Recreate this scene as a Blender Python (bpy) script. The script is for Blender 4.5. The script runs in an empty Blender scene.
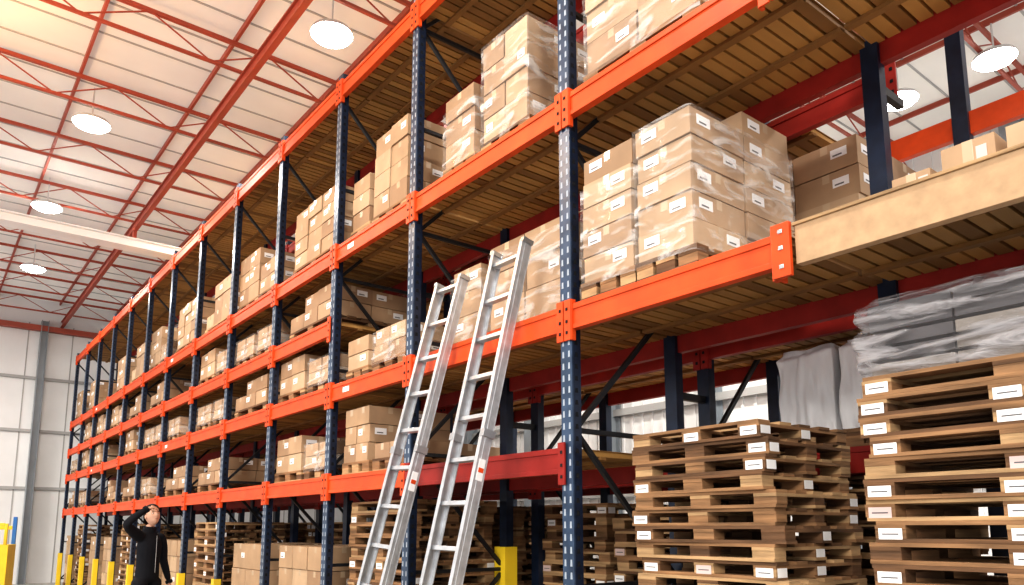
import bpy, math, random, bmesh
from mathutils import Vector, Matrix, noise, Euler
random.seed(7)
S=bpy.context.scene
COL=S.collection
# ------------------------------------------------------------------ materials
def mat(name,col,rough=.6,metal=0,var=0,scale=8,bump=0,emit=0,emitcol=None,stretch=None,spec=.5,coord='Object'):
    m=bpy.data.materials.new(name); m.use_nodes=True
    nt=m.node_tree; b=nt.nodes['Principled BSDF']
    b.inputs['Base Color'].default_value=(*col,1); b.inputs['Roughness'].default_value=rough
    b.inputs['Metallic'].default_value=metal
    b.inputs['Specular IOR Level'].default_value=spec
    if var or bump:
        tc=nt.nodes.new('ShaderNodeTexCoord'); mp=nt.nodes.new('ShaderNodeMapping')
        nt.links.new(tc.outputs[coord],mp.inputs[0])
        if stretch: mp.inputs['Scale'].default_value=stretch
        n=nt.nodes.new('ShaderNodeTexNoise'); n.inputs['Scale'].default_value=scale; n.inputs['Detail'].default_value=6
        nt.links.new(mp.outputs[0],n.inputs['Vector'])
        if var:
            r=nt.nodes.new('ShaderNodeMapRange'); r.inputs['From Min'].default_value=.25; r.inputs['From Max'].default_value=.75
            r.inputs['To Min'].default_value=1-var; r.inputs['To Max'].default_value=1+var
            nt.links.new(n.outputs['Fac'],r.inputs['Value'])
            mx=nt.nodes.new('ShaderNodeVectorMath'); mx.operation='SCALE'; mx.inputs[0].default_value=col
            nt.links.new(r.outputs[0],mx.inputs['Scale']); nt.links.new(mx.outputs[0],b.inputs['Base Color'])
        if bump:
            bp=nt.nodes.new('ShaderNodeBump'); bp.inputs['Strength'].default_value=bump; bp.inputs['Distance'].default_value=.02
            nt.links.new(n.outputs['Fac'],bp.inputs['Height']); nt.links.new(bp.outputs[0],b.inputs['Normal'])
    if emit:
        b.inputs['Emission Color'].default_value=(*(emitcol or col),1); b.inputs['Emission Strength'].default_value=emit
    return m
M={}
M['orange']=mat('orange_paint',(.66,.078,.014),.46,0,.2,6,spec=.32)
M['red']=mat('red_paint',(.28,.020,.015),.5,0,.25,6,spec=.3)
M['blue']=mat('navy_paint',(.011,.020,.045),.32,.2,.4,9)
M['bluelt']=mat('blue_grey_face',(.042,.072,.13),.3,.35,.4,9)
M['slot']=mat('slot_dark',(.004,.005,.008),.9)
M['slotl']=mat('slot_light',(.36,.42,.50),.5)
M['black']=mat('black_steel',(.010,.011,.014),.5)
M['yellow']=mat('safety_yellow',(.85,.60,.03),.45,0,.08,5)
M['steel']=mat('galvanised',(.5,.52,.54),.35,.8,.1,6)
M['deck']=mat('deck_board',(.42,.23,.07),.7,0,.3,3,.2,stretch=(1,.2,1))
M['deck2']=mat('deck_board_dark',(.24,.12,.035),.75,0,.3,3,.2,stretch=(1,.2,1))
M['beige']=mat('chipboard_edge',(.47,.31,.18),.7,0,.15,16,.1)
M['c1']=mat('cardboard_a',(.42,.28,.17),.75,0,.18,3.5)
M['c2']=mat('cardboard_b',(.33,.21,.125),.75,0,.18,3.5)
M['c3']=mat('cardboard_c',(.49,.345,.22),.75,0,.18,3.5)
M['tape']=mat('packing_tape',(.54,.41,.28),.2)
M['label']=mat('paper_label',(.86,.86,.87),.6)
M['ink']=mat('label_ink',(.12,.12,.13),.7)
M['pinklabel']=mat('faded_label',(.66,.52,.50),.6)
M['w1']=mat('pallet_wood_a',(.25,.137,.065),.8,0,.6,7,.5,stretch=(.4,.4,4))
M['w2']=mat('pallet_wood_b',(.125,.064,.030),.8,0,.6,7,.5,stretch=(.4,.4,4))
M['w3']=mat('pallet_wood_c',(.42,.27,.14),.8,0,.45,7,.5,stretch=(.4,.4,4))
M['alu']=mat('ladder_aluminium',(.55,.57,.60),.38,.6,.2,14)
M['wallw']=mat('white_panel',(.76,.77,.78),.6,0,.06,1.2)
M['wallg']=mat('grey_column',(.25,.28,.31),.5,.1,.1,2)
M['joint']=mat('panel_joint',(.38,.38,.38),.7)
M['truss']=mat('truss_red',(.33,.062,.036),.5,0,.1,2)
M['white']=mat('white_steel',(.85,.85,.85),.5)
M['lamp']=mat('lamp_glow',(1,1,1),.5,emit=26,emitcol=(1,.96,.88))
M['lamph']=mat('lamp_housing',(.60,.61,.62),.4,.3)
M['whitefilm']=mat('white_film',(.90,.91,.93),.3,0,.06,6,.5,stretch=(3,3,.6))
M['bluec']=mat('machine_blue',(.03,.15,.45),.4)
M['rubber']=mat('rubber',(.015,.015,.015),.8)
def wrapmat(name,col,lo,hi,f0=.50,f1=.72,sc=(1,1,3.6),rough=.12,bump=0):
    m=bpy.data.materials.new(name); m.use_nodes=True; nt=m.node_tree; nt.nodes.clear()
    o=nt.nodes.new('ShaderNodeOutputMaterial'); mx=nt.nodes.new('ShaderNodeMixShader'); t=nt.nodes.new('ShaderNodeBsdfTransparent')
    p=nt.nodes.new('ShaderNodeBsdfPrincipled'); p.inputs['Base Color'].default_value=(*col,1); p.inputs['Roughness'].default_value=rough
    tc=nt.nodes.new('ShaderNodeTexCoord'); mp=nt.nodes.new('ShaderNodeMapping'); mp.inputs['Scale'].default_value=sc
    mp.inputs['Rotation'].default_value=(.25,.2,0)
    n=nt.nodes.new('ShaderNodeTexNoise'); n.inputs['Scale'].default_value=3.0; n.inputs['Detail'].default_value=7; n.inputs['Distortion'].default_value=1.2
    r=nt.nodes.new('ShaderNodeMapRange'); r.inputs['From Min'].default_value=f0; r.inputs['From Max'].default_value=f1; r.inputs['To Min'].default_value=lo; r.inputs['To Max'].default_value=hi
    nt.links.new(tc.outputs['Object'],mp.inputs[0]); nt.links.new(mp.outputs[0],n.inputs['Vector']); nt.links.new(n.outputs['Fac'],r.inputs['Value'])
    if bump:
        bp=nt.nodes.new('ShaderNodeBump'); bp.inputs['Strength'].default_value=bump; bp.inputs['Distance'].default_value=.05
        nt.links.new(n.outputs['Fac'],bp.inputs['Height']); nt.links.new(bp.outputs[0],p.inputs['Normal'])
    nt.links.new(r.outputs[0],mx.inputs[0]); nt.links.new(t.outputs[0],mx.inputs[1]); nt.links.new(p.outputs[0],mx.inputs[2]); nt.links.new(mx.outputs[0],o.inputs[0])
    return m
M['wrap']=wrapmat('stretch_wrap',(.84,.83,.82),.06,.6,.50,.72)
M['greywrap']=wrapmat('grey_stretch_wrap',(.42,.41,.43),.12,.85,.42,.62,(.9,.9,6),.08,.9)
# ------------------------------------------------------------------ mesh builder
class MB:
    def __init__(s): s.v=[];s.f=[];s.m=[];s.names=[];s.T=Matrix.Identity(4)
    def mi(s,n):
        if n not in s.names: s.names.append(n)
        return s.names.index(n)
    def add(s,vs,fs,m):
        b=len(s.v); s.v+=[tuple(s.T@Vector(p)) for p in vs]; k=s.mi(m)
        for f in fs: s.f.append(tuple(b+i for i in f)); s.m.append(k)
    def box(s,x0,y0,z0,x1,y1,z1,m):
        if x0>x1:x0,x1=x1,x0
        if y0>y1:y0,y1=y1,y0
        if z0>z1:z0,z1=z1,z0
        s.add([(x0,y0,z0),(x1,y0,z0),(x1,y1,z0),(x0,y1,z0),(x0,y0,z1),(x1,y0,z1),(x1,y1,z1),(x0,y1,z1)],
              [(0,3,2,1),(4,5,6,7),(0,1,5,4),(1,2,6,5),(2,3,7,6),(3,0,4,7)],m)
    def strut(s,p,q,w,h,m,up=(0,0,1)):
        p=Vector(p);q=Vector(q);d=(q-p).normalized();u=Vector(up)
        if abs(d.dot(u))>.98:u=Vector((0,1,0))
        a=d.cross(u).normalized()*w/2; c=a.cross(d).normalized()*h/2
        vs=[p-a-c,p+a-c,p+a+c,p-a+c,q-a-c,q+a-c,q+a+c,q-a+c]
        s.add(vs,[(0,1,2,3),(7,6,5,4),(0,4,5,1),(1,5,6,2),(2,6,7,3),(3,7,4,0)],m)
    def cyl(s,p,q,r,m,n=12,r2=None):
        p=Vector(p);q=Vector(q);d=(q-p).normalized();u=Vector((0,0,1)) if abs(d.z)<.9 else Vector((1,0,0))
        a=d.cross(u).normalized();c=a.cross(d).normalized(); r2=r if r2 is None else r2
        vs=[p+(a*math.cos(t)+c*math.sin(t))*r for t in [2*math.pi*i/n for i in range(n)]]+[q+(a*math.cos(t)+c*math.sin(t))*r2 for t in [2*math.pi*i/n for i in range(n)]]
        fs=[(i,(i+1)%n,n+(i+1)%n,n+i) for i in range(n)]+[tuple(range(n-1,-1,-1)),tuple(range(n,2*n))]
        s.add(vs,fs,m)
    def mesh(s,name):
        me=bpy.data.meshes.new(name); me.from_pydata(s.v,[],s.f)
        for n in s.names: me.materials.append(M[n])
        me.polygons.foreach_set('material_index',s.m); me.update(); return me
    def obj(s,name,parent=None,bevel=0,loc=None):
        o=bpy.data.objects.new(name,s.mesh(name)); COL.objects.link(o)
        if loc:o.location=loc
        if parent:o.parent=parent
        if bevel:
            b=o.modifiers.new('bevel','BEVEL'); b.width=bevel; b.segments=2; b.limit_method='ANGLE'
        return o
def empty(name,loc=(0,0,0)):
    o=bpy.data.objects.new(name,None); COL.objects.link(o); o.location=loc; return o
def inst(name,me,loc,rz=0,bevel=0):
    o=bpy.data.objects.new(name,me); COL.objects.link(o); o.location=loc; o.rotation_euler=(0,0,rz)
    if bevel:
        b=o.modifiers.new('bevel','BEVEL'); b.width=bevel; b.segments=1; b.limit_method='ANGLE'
    return o
# ------------------------------------------------------------------ layout
Y0=3.1; D=1.06
TF={-2:0.0,-1:1.85,0:3.38,1:5.30,2:6.82,3:8.42}
for i in range(4,13): TF[i]=TF[i-1]+1.62
def fx(i): return -TF[i]
L={'L1':1.91,'L2':2.80,'mid':3.48,'L3':4.22,'top':6.02}
UH=6.2
BH=.16
ROOF=8.0
def upright(mb,x,y,ztop,front=True,face='bluelt',slots=True):
    w=.05; d=.075; t=.012
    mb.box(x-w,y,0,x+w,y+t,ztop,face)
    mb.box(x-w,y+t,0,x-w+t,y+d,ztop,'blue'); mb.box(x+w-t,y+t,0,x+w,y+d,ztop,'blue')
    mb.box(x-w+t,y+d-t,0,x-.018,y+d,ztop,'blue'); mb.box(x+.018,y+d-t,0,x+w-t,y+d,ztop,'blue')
    mb.box(x-.08,y-.03,0,x+.08,y+.11,.012,'steel')
    if slots:
        z=.15
        while z<ztop-.05:
            for sx in(-.026,.026):
                mb.add([(x+sx-.009,y-.0015,z),(x+sx+.009,y-.0015,z),(x+sx+.007,y-.0015,z+.04),(x+sx-.007,y-.0015,z+.04)],[(0,1,2,3)],'slotl')
            mb.add([(x+w+.0015,y+.022,z),(x+w+.0015,y+.05,z),(x+w+.0015,y+.046,z+.03),(x+w+.0015,y+.026,z+.03)],[(0,1,2,3)],'slot')  # dark quad paints the shade inside a punched slot, no real hole
            z+=.075
def frame(par,i,ya,yb,ztop,hasfront=True,slots=True,guard=.86,guard_r=.85,rface='blue'):
    x=fx(i); mb=MB()
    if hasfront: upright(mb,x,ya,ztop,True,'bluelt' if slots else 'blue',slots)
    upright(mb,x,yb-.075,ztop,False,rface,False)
    if hasfront:
        z=.2; k=0
        while z<ztop-.5:
            if k%2==0: a,b=(ya+.06,yb-.06)
            else: a,b=(yb-.06,ya+.06)
            mb.strut((x,a,z),(x,b,z+.95),.03,.03,'black')
            mb.box(x-.015,ya+.06,z-.015,x+.015,yb-.06,z+.015,'black')
            z+=.95;k+=1
        mb.box(x-.015,ya+.06,ztop-.1,x+.015,yb-.06,ztop-.07,'black')
        mb.box(x-.055,ya-.03,.013,x+.055,ya-.012,guard,'yellow'); mb.box(x-.055,ya-.012,.013,x-.051,ya+.06,guard,'yellow'); mb.box(x+.051,ya-.012,.013,x+.055,ya+.06,guard,'yellow')
    mb.box(x-.075,yb+.004,.013,x+.075,yb+.024,guard_r,'yellow'); mb.box(x-.075,yb-.1,.013,x-.055,yb+.004,guard_r,'yellow'); mb.box(x+.055,yb-.1,.013,x+.075,yb+.004,guard_r,'yellow')
    if guard_r>1.1: mb.box(x-.075,yb-.11,.013,x+.075,yb-.1,guard_r,'yellow')
    return mb.obj('upright_frame',par)
def beam(mb,xa,xb,y,z,m,side=-1,clips=True,sticker=False,endp=(True,True)):
    x0,x1=min(xa,xb)+.05,max(xa,xb)-.05
    s=side
    mb.box(x0,y,z-BH/2,x1,y-s*.045,z+BH/2,m)
    mb.box(x0,y+s*.008,z+BH/2-.035,x1,y,z+BH/2,m)
    mb.box(x0,y+s*.008,z-BH/2,x1,y,z-BH/2+.03,m)
    if clips:
        for k,(xe,dr) in enumerate(((x0,1),(x1,-1))):
            if endp[k]:
                mb.box(xe-dr*.045,y+s*.022,z-.15,xe+dr*.015,y+s*.0085,z+.11,m)
                mb.box(xe,y+s*.016,z-.15,xe+dr*.02,y-s*.02,z+.11,m)
                for q in(-.11,-.04,.04): mb.box(xe-dr*.028,y+s*.026,z+q,xe-dr*.01,y+s*.0215,z+q+.02,'slot')
    if sticker:
        mb.box(x0+.25,y+s*.0035,z-.025,x0+.38,y,z+.025,'label')
def deck(mb,xa,xb,ya,yb,z):
    x0,x1=min(xa,xb)+.01,max(xa,xb)-.01; zt=z+BH/2
    n=max(1,int((x1-x0)/.085)); p=(x1-x0)/n
    for k in range(n):
        mb.box(x0+k*p+.009,ya+.05,zt-.04,x0+(k+1)*p-.009,yb-.05,zt-.001,random.choice(['deck','deck','deck2']))
    mb.box(x0,ya+.05,zt-.006,x1,yb-.05,zt-.0015,'deck2')
    for f in(.3,.68):
        yy=ya+(yb-ya)*f
        mb.box(x0,yy-.025,zt-.062,x1,yy+.025,zt-.041,'deck2')
NB=12
rackA=empty('pallet_rack',(0,0,0))
ya,yb=Y0,Y0+D
for i in range(-2,NB+1):
    frame(rackA,i,ya,yb,UH+.5 if i<2 else UH,hasfront=(i!=-1),slots=True,guard_r=1.34 if i==1 else .85)
bf=MB();br=MB();dk=MB()
for i in range(-2,NB):
    xa,xb=fx(i),fx(i+1)
    for k,z in L.items():
        if k=='L1' and i<0: continue
        if k=='mid' and i<2: continue
        if k=='L2' and i==-2:
            bf.box(xa,ya-.02,z-.10,xb+.06,ya+.03,z+.085,'beige')
            bf.box(xa,ya-.03,z+.085,xb+.05,ya+.05,z+.10,'w3')
        else:
            beam(bf,xa,xb,ya,z,'red' if (k=='L1' and i==0) else 'orange',-1,sticker=(k in('L2','L3') and i%4==1))
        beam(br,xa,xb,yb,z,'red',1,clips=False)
        deck(dk,xa,xb,ya,yb,z)
xj=fx(-1)
bf.box(xj-.05,ya-.045,L['L2']-.15,xj+.045,ya-.021,L['L2']+.11,'orange'); bf.box(xj-.05,ya-.021,L['L2']-.15,xj-.035,ya+.06,L['L2']+.11,'orange')
for q in(-.11,-.02,.06): bf.box(xj-.012,ya-.049,L['L2']+q,xj+.012,ya-.0445,L['L2']+q+.02,'steel')
bf.obj('beams_front',rackA,.003); br.obj('beams_rear',rackA); dk.obj('deck_boards',rackA)
rackB=empty('pallet_rack',(0,0,0))
yc,yd=4.45,5.42
YB=4.94
for i in range(-1,NB+1): frame(rackB,i,yc,yd,UH,slots=False,hasfront=(i!=-1))
bf=MB();dk=MB()
for i in range(-2,NB):
    xa,xb=fx(i),fx(i+1)
    for k,z in L.items():
        if k=='mid': continue
        if i==-2:
            if k=='L3': beam(bf,xa,xb,yd,z,'orange',1,clips=False)
            continue
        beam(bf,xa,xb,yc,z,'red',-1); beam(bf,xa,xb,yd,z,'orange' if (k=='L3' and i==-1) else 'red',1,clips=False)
        if k=='L3' and i==-1: deck(dk,-2.55,xb,yc,yd,z)
        elif k=='top' and i==-1: pass
        else: deck(dk,xa,xb,yc,yd,z)
bf.obj('beams',rackB); dk.obj('deck_boards',rackB)
sp=MB()
for i in range(-1,NB+1):
    for z in(2.4,4.0,5.7): sp.box(fx(i)-.02,yb-.002,z,fx(i)+.02,yc+.002,z+.05,'black')
sp.strut((fx(-1),yb,5.05),(fx(-1)+3,yb,4.75),.04,.05,'black'); sp.strut((fx(-1),yb+.02,4.9),(fx(-1),yd,5.5),.04,.04,'black')
sp.obj('row_spacers',rackA)
# ------------------------------------------------------------------ pallets and loads
def pallet(mb,w,d,h,z=0,labels=0):
    W=lambda:random.choice(['w1','w1','w2','w3'])
    tb=.19*h; bl=h-3*tb
    e=lambda:random.uniform(-.008,.008)
    for k in range(3):
        y=-d/2+k*(d-.1)/2; mb.box(-w/2+e(),y,z,w/2+e(),y+.1,z+tb,W())
    for k in range(3):
        y=-d/2+k*(d-.1)/2
        for j in range(3):
            x=-w/2+j*(w-.13)/2; mb.box(x,y+.003,z+tb,x+.13,y+.097,z+tb+bl,W())
            if labels and random.random()<labels:
                lm='pinklabel' if random.random()<.12 else 'label'
                if k==0:
                    mb.box(x+.015,y-.0005,z+tb-.004,x+.115,y+.002,z+tb+bl+.004,lm); mb.box(x+.03,y-.0012,z+tb+bl*.4,x+.1,y,z+tb+bl*.55,'ink')
                if j==2:
                    mb.box(x+.131,y+.012,z+tb-.004,x+.1335,y+.09,z+tb+bl+.004,lm)
    for j in range(3):
        x=-w/2+j*(w-.13)/2; mb.box(x,-d/2,z+tb+bl,x+.13,d/2,z+2*tb+bl,W())
    n=max(5,int(d/.14)); p=(d-.1)/(n-1)
    for k in range(n):
        y=-d/2+k*p; mb.box(-w/2+e(),y,z+2*tb+bl,w/2+e(),y+.1,z+h,W())
def pstack(n,w,d,h,jit=.02,labels=.3,rot=.02):
    mb=MB()
    for k in range(n):
        mb.T=Matrix.Translation((random.uniform(-jit,jit),random.uniform(-jit,jit),k*(h+.0005)))@Matrix.Rotation(random.uniform(-rot,rot),4,'Z')
        ww=w+random.choice([0,0,-.04,.03]); pallet(mb,ww,d,h,0,labels)
    return mb
def wrapshell(mb,w,d,z0,z1,amp=.015,nx=26,nz=14,m='wrap',top=True,seed=0):
    per=[]
    for k in range(nx): per.append((-w/2+w*k/nx,-d/2,0,-1))
    for k in range(nx): per.append((w/2,-d/2+d*k/nx,1,0))
    for k in range(nx): per.append((w/2-w*k/nx,d/2,0,1))
    for k in range(nx): per.append((-w/2,d/2-d*k/nx,-1,0))
    N=len(per); vs=[];fs=[]
    for j in range(nz+1):
        z=z0+(z1-z0)*j/nz
        for (x,y,a,b) in per:
            o=.008+amp*(noise.noise(Vector((x*6+seed,y*6,z*16)))+.6)
            vs.append((x+a*o,y+b*o,z))
    for j in range(nz):
        for k in range(N):
            fs.append((j*N+k,j*N+(k+1)%N,(j+1)*N+(k+1)%N,(j+1)*N+k))
    if top:
        vs.append((0,0,z1+.01)); c=len(vs)-1
        for k in range(N): fs.append((nz*N+k,nz*N+(k+1)%N,c))
    mb.add(vs,fs,m)
def load(w,d,lh,layers,nx,ny,wrap=None,ph=.12,lab=.3,uneven=0,tall_back=0):
    mb=MB()
    pallet(mb,w+.04,d,ph,0,0)
    cw=w/nx; cd=d/ny
    hcount=[[max(1,layers-(random.choice([1,1,2]) if random.random()<uneven else 0)+(tall_back if b>0 else 0)) for b in range(ny)] for a in range(nx)]
    for a in range(nx):
        for b in range(ny):
            for k in range(hcount[a][b]):
                j=lambda:random.uniform(-.008,.008)
                g=.006
                x0=-w/2+a*cw+g+j();x1=-w/2+(a+1)*cw-g+j();y0=-d/2+b*cd+g+j();y1=-d/2+(b+1)*cd-g+j()
                z0=ph+k*lh;z1=z0+lh-.007
                mb.box(x0,y0,z0,x1,y1,z1,random.choice(['c1','c1','c2','c3']))
                xm=(x0+x1)/2;ym=(y0+y1)/2
                mb.box(x0+.01,ym-.025,z1-.001,x1+.001,ym+.025,z1+.001,'tape')
                if b==0:
                    mb.box(xm-.025,y0-.0012,z1-.06,xm+.025,y0,z1-.001,'tape')
                    if random.random()<lab:
                        lx=x0+(x1-x0)*random.choice([.12,.6]); lw=min(.11,(x1-x0)*.3); lz=z0+lh*.42
                        mb.box(lx,y0-.0025,lz,lx+lw,y0-.0002,lz+min(.06,lh*.38),'label')
                        mb.box(lx+.015,y0-.0034,lz+.012,lx+lw*.7,y0-.002,lz+.022,'ink')
                if a==nx-1:
                    mb.box(x1,ym-.025,z1-.06,x1+.0012,ym+.025,z1-.001,'tape')
                    if random.random()<lab+.15:
                        ly=y0+(y1-y0)*random.choice([.12,.6]); lw=min(.12,(y1-y0)*.35); lz=z0+lh*.42
                        mb.box(x1+.0002,ly,lz,x1+.0025,ly+lw,lz+min(.06,lh*.38),'label')
                        mb.box(x1+.002,ly+.02,lz+.012,x1+.0034,ly+lw*.7,lz+.022,'ink')
    if wrap:
        wrapshell(mb,w+.005,d+.005,ph*.7,ph+lh*layers*wrap,.010,seed=random.random()*50,top=(wrap>=1))
    return mb
LM='carton_load_mesh'
variants_tall=[load(1.1,.9,.2,3,3,2,None,uneven=.45,lab=.5).mesh(LM),load(.95,.9,.24,3,2,2,1).mesh(LM),
   load(1.1,.9,.17,4,3,2,None,uneven=.5,lab=.5).mesh(LM),load(.75,.9,.22,3,2,2,None,lab=.5).mesh(LM)]
variants_low=[load(1.1,.9,.17,2,3,2,None,uneven=.4,lab=.5).mesh(LM),load(.95,.9,.13,3,3,2,None,uneven=.4,lab=.5).mesh(LM),
   load(.72,.9,.19,2,2,2,None,uneven=.3,lab=.5).mesh(LM),load(.62,.9,.13,2,2,2,1).mesh(LM)]
def put(me,xc,lev,yc_=None,rz=0,bevel=0,name='carton_pallet_load'):
    z=L[lev]+BH/2
    return inst(name,me,(xc,(yc_ if yc_ is not None else Y0+.03+.5),z+.0005),rz,bevel)
put(load(.42,1.0,.16,5,1,2,.75,lab=1).mesh(LM),-3.04,'L2',bevel=.006)
put(load(.40,1.0,.16,5,1,2,1,lab=1,tall_back=1).mesh(LM),-2.60,'L2',bevel=.006)
put(load(.9,.9,.2,5,2,2,None,lab=.8).mesh(LM),-2.60,'L2',YB)
put(load(.9,.9,.22,4,2,2,.7,lab=.5).mesh(LM),-2.80,'L3',bevel=.006)
put(load(.55,.9,.2,4,2,2,1,lab=.4).mesh(LM),-4.12,'L3',bevel=.006)
put(load(.42,.9,.2,3,1,2,.8,lab=.4).mesh(LM),-4.72,'L3',bevel=.006)
put(load(.85,.85,.22,3,2,2,.9,lab=.3).mesh(LM),-4.1,'L2',3.78,bevel=.006)
put(load(.40,.85,.2,3,1,2,.9,lab=.3).mesh(LM),-4.85,'L2',3.78,bevel=.006)
put(load(.62,.9,.2,4,2,2,None,lab=.4,uneven=.3).mesh(LM),-5.85,'L3',bevel=.006)
put(load(.36,.9,.17,3,1,2,None,lab=.3).mesh(LM),-6.42,'L3',bevel=.006)
put(load(.55,.9,.15,2,2,2,.9,lab=.3).mesh(LM),-5.80,'L2',bevel=.006)
put(load(.42,.9,.15,2,1,2,None,lab=.3).mesh(LM),-6.40,'L2',bevel=.006)
put(load(.5,.9,.17,3,2,2,None,lab=.3).mesh(LM),-6.38,'L1')
put(load(.55,.9,.14,1,2,2,None,lab=.3).mesh(LM),-5.75,'L1')
for i in range(2,NB):
    xc=(fx(i)+fx(i+1))/2
    for lev in('L1','L2','mid','L3'):
        r=random.random()
        if r<.14: continue
        if lev=='L3':
            if r<.45:
                put(variants_tall[3],xc-.38,lev); put(random.choice(variants_low[2:]),xc+.39,lev)
            else: put(random.choice(variants_tall),xc+random.uniform(-.12,.12),lev)
        elif r<.65:
            put(random.choice(variants_low[2:]),xc-.38,lev)
            if random.random()<.7: put(variants_low[3],xc+.40,lev)
        else: put(random.choice(variants_low[:2]),xc+random.uniform(-.1,.1),lev)
for i in range(1,NB,1):
    xc=(fx(i)+fx(i+1))/2
    for lev in('L1','L2','L3'):
        if random.random()<.5:
            put(random.choice(variants_low[:3] if lev!='L3' else variants_tall),xc+random.uniform(-.1,.1),lev,YB)
cb=MB()
for (x,y,w,d,h,m) in [(-1.50,3.35,.14,.2,.09,'c2'),(-1.33,3.36,.16,.24,.13,'c1'),(-1.10,3.34,.2,.22,.18,'c1'),(-.86,3.34,.2,.22,.18,'c3'),(-.61,3.34,.22,.22,.18,'c2'),(-1.3,3.62,.2,.2,.17,'c2'),(-1.0,3.62,.3,.25,.19,'c3')]:
    z=L['L2']+BH/2
    cb.box(x-w/2,y-d/2,z,x+w/2,y+d/2,z+h,m); cb.box(x-.02,y-d/2-.001,z,x+.02,y+d/2,z+h+.001,'tape'); cb.box(x+.03,y-d/2-.002,z+h*.5,x+.07,y-d/2,z+h*.8,'pinklabel')
cb.obj('loose_cartons',None,.005)
def fstack(n,w,d,h,x,y,rz=0,bev=0,**k):
    return inst('wooden_pallet_stack',pstack(n,w,d,h,**k).mesh('pallet_stack_mesh'),(x,y,0),rz,bev)
NN=24; HN=.0895
fstack(NN,1.18,.84,HN,-1.03,3.66,0,.002,labels=.75,jit=.018,rot=.022)
fstack(23,.92,.8,.0885,-2.58,3.72,0,.002,labels=.35,jit=.022,rot=.045)
fstack(19,1.0,.85,.095,-2.45,YB,0,0,labels=.3)
fstack(16,1.0,.85,.1,-1.0,5.1,0,0,labels=.3)
fstack(15,.75,.85,.105,-4.0,YB,0,0,labels=.3)
fstack(17,.8,.85,.1,-4.85,YB,0,0,labels=.3)
fstack(17,1.15,.85,.102,-6.05,3.70,0,0,labels=.2)
fstack(17,.9,.85,.1,-6.1,YB,0,0,labels=.2)
fl=load(1.15,.9,.24,5,3,2,None,lab=.15).mesh(LM); fl2=load(1.0,.9,.3,4,2,2,None,lab=.15).mesh(LM)
ps=pstack(15,1.05,.9,.105).mesh('pallet_stack_mesh')
for i in range(2,NB):
    xc=(fx(i)+fx(i+1))/2; k=i%3
    if k==2: inst('floor_carton_load',fl,(xc,Y0+.55,0))
    elif k==0: inst('floor_carton_load',fl2,(xc,Y0+.55,0))
    else: inst('wooden_pallet_stack',ps,(xc,Y0+.55,0))
    inst('wooden_pallet_stack',ps,(xc,YB,0))
def crumple(name,w,d,h,layers,m,loc,amp=.02,vert=False,seed=0,smooth=True):
    mb=MB(); nx,nz=60,max(10,int(h/.014)); per=[]
    for k in range(nx): per.append((-w/2+w*k/nx,-d/2))
    for k in range(nx): per.append((w/2,-d/2+d*k/nx))
    for k in range(nx): per.append((w/2-w*k/nx,d/2))
    for k in range(nx): per.append((-w/2,d/2-d*k/nx))
    N=len(per); vs=[];fs=[]
    for j in range(nz+1):
        tt=j/nz; z=h*tt; ph=(tt*layers)%1.0
        bul=.022*math.sqrt(max(0,1-(2*ph-1)**2)) if layers>1 else .01
        edge=.03*max(0,(tt-.93)/.07)
        for (x,y) in per:
            n=noise.noise(Vector((x*5+seed,y*5,z*(2 if vert else 16))))*amp+noise.noise(Vector((x*19+seed,y*19,z*(5 if vert else 40))))*amp*.8
            f=1+(bul+n-edge)/(w/2)
            vs.append((x*f,y*f,z+(noise.noise(Vector((x*4+seed,y*4,9)))*.02*tt)))
    for j in range(nz):
        for k in range(N): fs.append((j*N+k,j*N+(k+1)%N,(j+1)*N+(k+1)%N,(j+1)*N+k))
    base=nz*N; prev=base
    for r in(.9,.75,.55,.4,.2,.08):
        st=len(vs)
        for (x,y) in per: vs.append((x*r,y*r,h+.012+noise.noise(Vector((x*r*8+seed,y*r*8,3)))*amp))
        for k in range(N): fs.append((prev+k,prev+(k+1)%N,st+(k+1)%N,st+k))
        prev=st
    fs.append(tuple(prev+k for k in range(N)))
    mb.add(vs,fs,m); o=mb.obj(name); o.location=loc
    for p in o.data.polygons: p.use_smooth=smooth
    return o
zb_=NN*(HN+.0005)+.003
M['pk1']=mat('pack_grey',(.07,.065,.07),.35,0,.3,5); M['pk2']=mat('pack_light',(.28,.25,.22),.5,0,.3,5)
bd=empty('film_wrapped_bundle',(-1.05,3.66,zb_)); mb=MB()
for k in range(5):
    for a in range(3): mb.box(-.53+a*.355,-.37,.002+k*.066,-.53+a*.355+.345,.37,.052+k*.066,random.choice(['pk1','pk2','pk1']))
mb.obj('packs',bd)
cc=crumple('film',1.12,.79,.34,3,'greywrap',(0,0,0),.018,seed=3,smooth=True); cc.parent=bd
zz=L['L1']+BH/2
for (x,s) in((-2.62,1),(-2.17,5)):
    mbp=MB(); pallet(mbp,.42,.8,.12)
    o=inst('wrapped_pallet_load',mbp.mesh('wrapped_base'),(x,YB-.03,zz+.0005))
    c=crumple('film_cover',.38,.75,.56,1,'whitefilm',(0,0,.121),.016,True,s); c.parent=o
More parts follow.
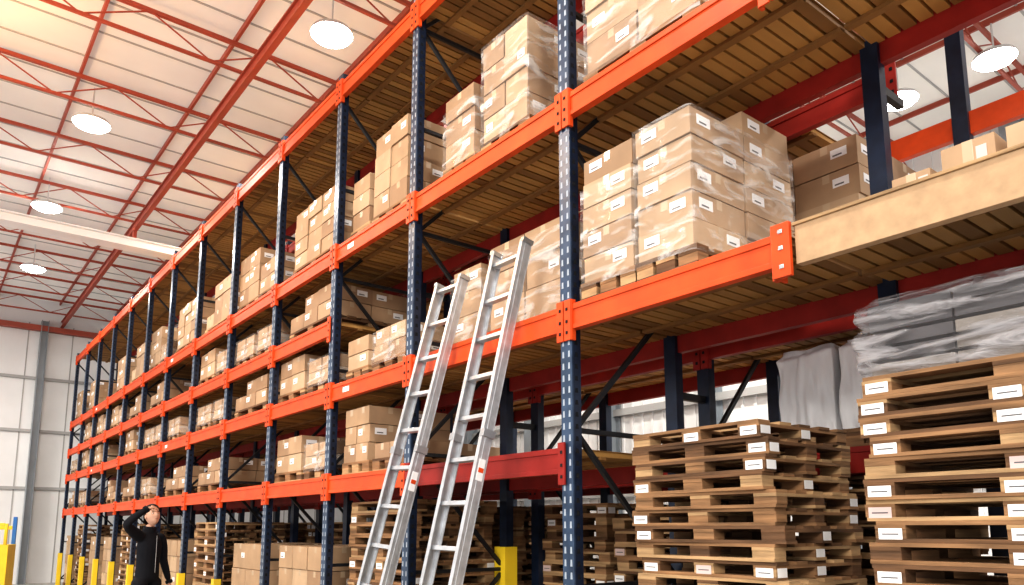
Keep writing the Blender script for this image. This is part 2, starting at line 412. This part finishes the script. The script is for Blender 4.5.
# ------------------------------------------------------------------ ladders
def ladder(xb,xt,ybot,ytop,ztop,wid=.35):
    mb=MB(); P=Vector((xb,ybot,0));Q=Vector((xt,ytop,ztop)); d=(Q-P).normalized(); ln=(Q-P).length
    a=Vector((1,0,0)); a=(a-d*a.dot(d)).normalized(); c=a.cross(d).normalized()
    if c.y>0:c=-c
    for sgn in(-1,1):
        o0=a*sgn*wid/2
        def rail(p,q,off,th,dp): mb.strut(p+off,q+off,th,dp,'alu',up=tuple(c))
        rail(P+o0,Q+o0,Vector((0,0,0)),.008,.082)
        rail(P+o0,Q+o0,c*.038+a*(-sgn)*.012,.034,.008); rail(P+o0,Q+o0,c*-.038+a*(-sgn)*.012,.034,.008)
        rail(P+o0,Q+o0,a*sgn*.0045,.003,.03)
        mb.strut(P+o0,P+o0+d*.05,.045,.1,'rubber',up=tuple(c)); mb.strut(Q+o0-d*.02,Q+o0+d*.012,.036,.09,'steel',up=tuple(c))
        for f in(.25,.6): 
            mb.strut(P+d*ln*f+o0,P+d*ln*f+o0+d*.05,.045,.092,'steel',up=tuple(c))
        mb.strut(P+d*ln*.52+o0+a*sgn*.0065,P+d*ln*.52+o0+a*sgn*.0065+d*.14,.003,.05,'label',up=tuple(c))
        mb.strut(P+d*ln*.535+o0+a*sgn*.0085,P+d*ln*.535+o0+a*sgn*.0085+d*.03,.003,.04,'orange',up=tuple(c))
    s=.25
    while s<ln-.05:
        p=P+d*s; mb.strut(p-a*(wid/2-.002),p+a*(wid/2-.002),.04,.028,'alu',up=tuple(d)); s+=.29
    return mb.obj('extension_ladder',None,.002)
ladder(-4.02,-3.97,2.33,3.13,3.45)
ladder(-4.90,-4.72,2.33,3.13,3.40)
# ------------------------------------------------------------------ room shell
XE=-24.8; YW=13.0; XR=6; YL=-5
M['floorm']=mat('concrete',(.34,.325,.31),.35,0,.18,1.2)
mb=MB(); mb.box(XE,YL,-.1,XR,YW,0,'floorm'); mb.obj('floor')
M['roofp']=mat('roof_panel_added_glow',(.62,.60,.57),.7,0,.14,.6,emit=.15,emitcol=(1,.96,.9))  # faint emission added so the ceiling looks brighter; panels are no light source
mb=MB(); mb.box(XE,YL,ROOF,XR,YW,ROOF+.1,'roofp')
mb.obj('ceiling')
mb=MB()
y=YL+.3
while y<YW:
    mb.box(XE,y-.018,ROOF-.08,XR,y+.018,ROOF-.001,'truss'); y+=1.5
for yy in(-2.9,2.9,8.3):
    z0=ROOF-.72
    mb.box(XE,yy-.04,z0-.02,XR,yy+.04,z0+.01,'truss'); mb.box(XE,yy-.008,z0,XR,yy+.008,z0+.14,'truss'); mb.box(XE,yy-.04,z0+.14,XR,yy+.04,z0+.16,'truss')
mb.obj('roof_purlins')
x=-24.2
while x<XR:
    mb=MB(); zt=ROOF-.11; zb=ROOF-.48
    mb.box(x-.025,YL,zt-.02,x+.025,YW,zt+.03,'truss'); mb.box(x-.022,YL,zb-.018,x+.022,YW,zb+.018,'truss')
    y=YL; u=0
    while y<YW-.1:
        a,b=(zb,zt) if u%2==0 else (zt,zb); mb.strut((x,y,a),(x,y+.75,b),.016,.016,'truss'); y+=.75;u+=1
    mb.obj('roof_truss'); x+=2.1
mb=MB(); x=-24.5
while x<XR:
    mb.box(x-.014,YL,ROOF-.014,x+.014,YW,ROOF-.0005,'joint'); x+=.7
mb.obj('trim_roof_joints')
mb=MB(); mb.box(-15.7,YL,6.9,-15.5,YW-.02,7.04,'white'); mb.box(-15.78,YL,6.88,-15.42,YW-.02,6.9,'white'); mb.box(-15.78,YL,7.04,-15.42,YW-.02,7.06,'white')
for yy in(-2.9,2.9,8.3): mb.box(-15.65,yy-.03,7.06,-15.55,yy+.03,7.265,'truss')
mb.obj('crane_beam')
mb=MB(); mb.box(XE-.2,YL,0,XE,YW,ROOF,'wallw'); mb.obj('wall_left')
mb=MB(); y=-4.5
while y<YW:
    mb.box(XE,y-.015,0,XE+.01,y+.015,ROOF-.7,'joint'); y+=1.1
for z in(2.6,4.2,5.7): mb.box(XE,YL,z-.04,XE+.06,YW,z+.04,'joint')
y=-4.1+.2
while y<YW:
    mb.box(XE+.06,y-.09,0,XE+.3,y-.075,ROOF-.65,'wallg');mb.box(XE+.06,y+.075,0,XE+.3,y+.09,ROOF-.65,'wallg');mb.box(XE+.17,y-.075,0,XE+.19,y+.075,ROOF-.65,'wallg'); y+=3.18
mb.box(XE+.06,YL,ROOF-.95,XE+.25,YW,ROOF-.8,'truss')
mb.obj('trim_left_wall')
mb=MB(); mb.box(XE,YW,0,XR,YW+.2,ROOF,'wallw')
mb.obj('wall_back')
mb=MB(); x=XE+.3
while x<XR:
    mb.box(x-.03,YW-.035,0,x+.03,YW,ROOF-.05,'wallw'); x+=.3
x=-24
while x<XR:
    mb.box(x-.14,YW-.4,0,x+.14,YW-.37,ROOF-.2,'wallg');mb.box(x-.14,YW-.07,0,x+.14,YW-.04,ROOF-.2,'wallg');mb.box(x-.015,YW-.37,0,x+.015,YW-.07,ROOF-.2,'wallg'); x+=2.9
for z in(2.3,4.2,6.1): mb.box(XE,YW-.16,z-.08,XR,YW-.04,z+.08,'joint')
mb.obj('trim_back_wall')
# ------------------------------------------------------------------ high bay lamps, added warm fill lights
def lamp(x,y,z=7.42,col=(1,.94,.85),e=80):
    p=empty('high_bay_lamp',(x,y,z)); mb=MB()
    mb.cyl((0,0,.0),(0,0,.05),.25,'lamph',28,.235); mb.cyl((0,0,.05),(0,0,.1),.12,'lamph',16); mb.cyl((0,0,.1),(0,0,ROOF-z),.012,'lamph',8)
    mb.obj('housing',p); g=MB(); g.cyl((0,0,-.07),(0,0,-.03),.13,'lamp',28,.22); g.cyl((0,0,-.03),(0,0,-.001),.22,'lamp',28,.25); g.obj('diffuser',p)
    l=bpy.data.lights.new('lamp_light','AREA'); l.shape='DISK'; l.size=.45; l.energy=e; l.color=col
    lo=bpy.data.objects.new('lamp_light',l); COL.objects.link(lo); lo.parent=p; lo.location=(0,0,-.09)
for (t,y,e) in[(7.9,3.45,110),(12,1.54,110),(15.8,1.43,110),(19.9,1.65,110),(14.6,4.85,110),(12,5.9,110),(4.3,10.3,200),(3.1,10.3,200),(7.9,-2.0,110),(3.8,1.4,130),(0,1.4,120),(8.3,10.3,200),(14,10.3,110),(0,7,110),(3.8,7.2,110)]:  # extra lamps near the back wall are added to brighten it
    lamp(-t,y,e=e)
for (x,y,z,e,c) in[(-7.4,-.1,6.6,150,(1,.50,.15)),(-10.2,-.1,6.6,110,(1,.53,.18))]:  # added point lights without a fixture, tinting the ceiling with a warm glow
    l=bpy.data.lights.new('added_warm_glow','POINT'); l.energy=e; l.color=c; l.shadow_soft_size=.25
    o=bpy.data.objects.new('added_warm_glow',l); COL.objects.link(o); o.location=(x,y,z)
# ------------------------------------------------------------------ far lift equipment
p=empty('pallet_stacker',(-20.0,1.45,0)); p.rotation_euler=(0,0,math.radians(165)); mb=MB()
mb.box(-.5,-.35,.15,.3,.35,1.15,'yellow'); mb.box(.3,-.33,.1,.36,-.25,1.75,'bluec'); mb.box(.3,.25,.1,.36,.33,1.55,'yellow'); mb.box(.3,-.25,1.47,.36,.33,1.55,'yellow')
mb.box(.36,-.28,.08,1.4,-.14,.13,'black'); mb.box(.36,.14,.08,1.4,.28,.13,'black'); mb.cyl((-.3,-.36,.12),(-.3,-.26,.12),.12,'rubber'); mb.cyl((-.3,.26,.12),(-.3,.36,.12),.12,'rubber'); mb.cyl((1.2,-.24,.07),(1.2,-.16,.07),.07,'rubber');mb.cyl((1.2,.16,.07),(1.2,.24,.07),.07,'rubber')
mb.strut((-.45,0,1.1),(-.75,0,1.35),.05,.05,'yellow'); mb.box(-.8,-.2,1.32,-.72,.2,1.4,'black')
mb.box(-.45,-.3,1.15,-.38,-.24,1.6,'yellow');mb.box(-.45,.24,1.15,-.38,.3,1.6,'yellow'); mb.box(-.45,-.24,1.55,-.38,.24,1.61,'yellow')
mb.obj('body',p,.01)
# ------------------------------------------------------------------ person
M['jacket']=mat('dark_jacket',(.009,.010,.014),.85,spec=.2)
M['trouser']=mat('dark_trousers',(.012,.013,.02),.85,spec=.2)
M['shoe']=mat('shoe_leather',(.01,.01,.01),.5)
M['skin']=mat('skin_tone',(.60,.36,.26),.5)
M['hair']=mat('dark_hair',(.012,.009,.008),.6,spec=.2)
M['eyew']=mat('eye_white',(.8,.8,.8),.3); M['eyed']=mat('eye_dark',(.02,.015,.01),.3); M['lip']=mat('lip',(.42,.18,.15),.5)
def skin_obj(chains,sub=2,remesh=0):
    vs,es,rs,roots=[],[],[],[]
    for v,e,r in chains:
        b=len(vs); vs+=[q[0] for q in v]; rs+=[(q[1],q[2]) for q in v]; es+=[(a+b,c+b) for a,c in e]; roots.append(b+r)
    me=bpy.data.meshes.new('sk'); me.from_pydata(vs,es,[]); o=bpy.data.objects.new('sk',me); COL.objects.link(o)
    md=o.modifiers.new('Skin','SKIN'); md.use_smooth_shade=True
    if not me.skin_vertices: 
        bpy.context.view_layer.objects.active=o; bpy.ops.mesh.customdata_skin_add()
    for k,(a,b) in enumerate(rs):
        s=me.skin_vertices[0].data[k]; s.radius=(a,b); s.use_root=(k in roots)
    sb=o.modifiers.new('Sub','SUBSURF'); sb.levels=sub; sb.render_levels=sub
    if remesh:
        rm=o.modifiers.new('Re','REMESH'); rm.mode='VOXEL'; rm.voxel_size=remesh; rm.use_smooth_shade=True
        sm=o.modifiers.new('Sm','SMOOTH'); sm.iterations=6; sm.factor=.5
    dg=bpy.context.evaluated_depsgraph_get(); dg.update()
    out=bpy.data.meshes.new_from_object(o.evaluated_get(dg)); bpy.data.objects.remove(o)
    for q in out.polygons:q.use_smooth=True
    return out
def chain(pts): return (pts,[(i,i+1) for i in range(len(pts)-1)],0)
man=empty('standing_man',(-9.46,2.16,0)); man.rotation_euler=(0,0,math.radians(118))
torso=[((0,0,.88),.15,.12),((0,0,.98),.15,.118),((0,0,1.12),.14,.11),((0,-.01,1.29),.168,.12),((0,.01,1.40),.135,.10),((0,.012,1.485),.062,.062),((0,-.005,1.56),.05,.05)]
armR=[((-.10,.01,1.38),.07,.07),((-.165,.0,1.425),.073,.073),((-.27,-.03,1.475),.062,.062),((-.385,-.07,1.545),.052,.052),((-.31,-.13,1.635),.046,.046),((-.205,-.165,1.715),.034,.034)]
armL=[((.10,.01,1.39),.07,.07),((.17,.01,1.40),.072,.072),((.215,.02,1.28),.058,.058),((.24,.03,1.13),.05,.05),((.255,-.01,1.01),.044,.044),((.26,-.06,.89),.033,.033)]
leg=lambda s:[((s*.085,0,.95),.1,.1),((s*.098,0,.85),.095,.098),((s*.105,-.01,.7),.08,.08),((s*.11,-.015,.5),.062,.062),((s*.115,.01,.3),.058,.06),((s*.12,.03,.1),.042,.045)]
foot=lambda s:[((s*.12,.05,.055),.042,.04),((s*.13,-.07,.05),.045,.036),((s*.135,-.16,.042),.036,.03)]
me=skin_obj([chain(torso),chain(armR),chain(armL),chain(leg(-1)),chain(leg(1)),chain(foot(-1)),chain(foot(1))],2,.012)
for n in('jacket','trouser','shoe','skin'): me.materials.append(M[n])
for q in me.polygons:
    c=q.center; q.material_index=0 if c.z>.86 else (1 if c.z>.11 else 2)
    if abs(c.x)<.08 and c.z>1.515: q.material_index=3
o=bpy.data.objects.new('body',me); COL.objects.link(o); o.parent=man
mb=MB(); mb.cyl((0,.012,1.465),(0,.0,1.52),.078,'jacket',16,.066)
mb.cyl((.2595,-.055,.90),(.261,-.068,.868),.04,'jacket',12); mb.cyl((-.225,-.158,1.70),(-.2,-.167,1.719),.042,'jacket',12)
mb.strut((0,-.122,1.0),(0,-.118,1.42),.006,.004,'steel')
mb.obj('collar_and_cuffs',man,.004)
def hand(wr,dirv,side,up,curl=.35):
    d=Vector(dirv).normalized(); s=Vector(side); s=(s-d*s.dot(d)).normalized(); n=d.cross(s).normalized()
    if n.dot(Vector(up))<0:n=-n
    w=Vector(wr); ch=[]
    pv=[(tuple(w),.022,.02),(tuple(w+d*.04),.03,.016),(tuple(w+d*.08),.036,.014)]
    ch.append((pv,[(0,1),(1,2)],0))
    for k,(off,l) in enumerate(((.028,.075),(.010,.084),(-.009,.078),(-.027,.060))):
        b=w+d*.075+s*off; q1=b+d*l*.42-n*l*.05; a=curl; dd=(d*math.cos(a)-n*math.sin(a)); q2=q1+dd*l*.32; dd2=(d*math.cos(2*a)-n*math.sin(2*a)); q3=q2+dd2*l*.26
        ch.append(([(tuple(b),.0095,.0095),(tuple(q1),.009,.009),(tuple(q2),.008,.008),(tuple(q3),.0065,.0065)],[(0,1),(1,2),(2,3)],0))
    b=w+d*.03+s*.022; q1=b+(d*.6+s*.8)*.035; q2=q1+(d*.85+s*.4)*.03-n*.006
    ch.append(([(tuple(b),.013,.012),(tuple(q1),.011,.011),(tuple(q2),.0085,.0085)],[(0,1),(1,2)],0))
    m=skin_obj(ch,2); m.materials.append(M['skin']); return m
for nm,mm in(('hand_right',hand((-.195,-.167,1.722),(1,.12,.12),(0,-.6,-.5),(0,-.3,1),.2)),('hand_left',hand((.26,-.066,.875),(0,-.12,-1),(-.2,-1,0),(1,0,0),.3))):
    o=bpy.data.objects.new(nm,mm); COL.objects.link(o); o.parent=man
hd=empty('head',(0,-.02,1.64)); hd.parent=man; hd.rotation_euler=(math.radians(-18),0,math.radians(-14))
bm=bmesh.new(); bmesh.ops.create_uvsphere(bm,u_segments=48,v_segments=36,radius=1)
for v in bm.verts:
    x,y,z=v.co
    X=x*.076; Yy=y*.095; Z=z*.118
    if z<0:
        X*=1-.34*(-z)**1.5; 
        if y>0: Yy*=1-.4*(-z)
        if y<-.1 and z<-.5: Yy-=.010
    if y<0:
        g=lambda cx,cz,sx,sz: math.exp(-((x-cx)/sx)**2-((z-cz)/sz)**2)
        Yy-=.034*g(0,-.24,.12,.14)+.016*g(0,0,.10,.2); Yy+=.013*g(.38,.05,.2,.12)+.013*g(-.38,.05,.2,.12)
        Yy-=.007*g(0,.25,.6,.1)+.006*g(0,-.5,.28,.08); Yy-=.011*g(0,-.85,.3,.16)
        Yy+=.004*g(0,-.62,.3,.05)
    v.co=(X,Yy,Z)
me=bpy.data.meshes.new('face'); bm.to_mesh(me); bm.free(); me.materials.append(M['skin'])
for q in me.polygons:q.use_smooth=True
o=bpy.data.objects.new('face',me); COL.objects.link(o); o.parent=hd
def blob(nm,loc,sc,m):
    bm=bmesh.new(); bmesh.ops.create_uvsphere(bm,u_segments=20,v_segments=12,radius=1)
    for v in bm.verts: v.co=Vector((v.co.x*sc[0],v.co.y*sc[1],v.co.z*sc[2]))+Vector(loc)
    me=bpy.data.meshes.new(nm); bm.to_mesh(me); bm.free(); me.materials.append(M[m])
    for q in me.polygons:q.use_smooth=True
    o=bpy.data.objects.new(nm,me); COL.objects.link(o); o.parent=hd
for s,n in((-1,'right'),(1,'left')):
    blob('eye_'+n,(s*.029,-.074,.006),(.011,.009,.006),'eyew'); blob('iris_'+n,(s*.029,-.0815,.006),(.005,.003,.005),'eyed')
    blob('brow_'+n,(s*.029,-.086,.026),(.017,.005,.0035),'hair'); blob('ear_'+n,(s*.077,.005,-.005),(.009,.018,.032),'skin')
blob('mouth',(0,-.0905,-.062),(.020,.005,.005),'lip')
bm=bmesh.new(); bmesh.ops.create_uvsphere(bm,u_segments=48,v_segments=32,radius=1)
dl=[]
for v in bm.verts:
    x,y,z=v.co
    lim=.34 if y<-.35 else (.34-.95*(y+.35)/.9 if y<.55 else -.6)
    if z<lim-.04: dl.append(v)
    k=1.15+.05*noise.noise(Vector((x*5,y*5,z*5)))+(.06*max(0,z) if y<.2 else 0)
    v.co=(x*.079*k,y*.097*k+.003,z*.12*k)
bmesh.ops.delete(bm,geom=dl,context='VERTS')
me=bpy.data.meshes.new('hair'); bm.to_mesh(me); bm.free(); me.materials.append(M['hair'])
for q in me.polygons:q.use_smooth=True
o=bpy.data.objects.new('hair',me); COL.objects.link(o); o.parent=hd
sd=o.modifiers.new('s','SOLIDIFY'); sd.thickness=.014; sd.offset=-1
# ------------------------------------------------------------------ light / world / camera
w=bpy.data.worlds.new('World'); S.world=w; w.use_nodes=True
w.node_tree.nodes['Background'].inputs[0].default_value=(1,.985,.965,1); w.node_tree.nodes['Background'].inputs[1].default_value=1.15
l=bpy.data.lights.new('sun','SUN'); l.energy=1.7; l.angle=math.radians(18); l.color=(1,.94,.85)
o=bpy.data.objects.new('sun',l); COL.objects.link(o)
o.rotation_euler=Vector((-.45,.85,-.36)).to_track_quat('-Z','Y').to_euler()
cam=bpy.data.cameras.new('camera'); cam.sensor_width=36; cam.lens=752/1024*36; cam.clip_end=200; cam.shift_y=122/1024
c=bpy.data.objects.new('camera',cam); COL.objects.link(c); c.location=(0,0,1.5)
c.rotation_euler=(math.radians(90+8.6),0,math.radians(51.7)); S.camera=c
S.view_settings.view_transform='Standard'
try: S.view_settings.look='Medium High Contrast'
except Exception as e: print('look',e)
S.view_settings.exposure=0.12
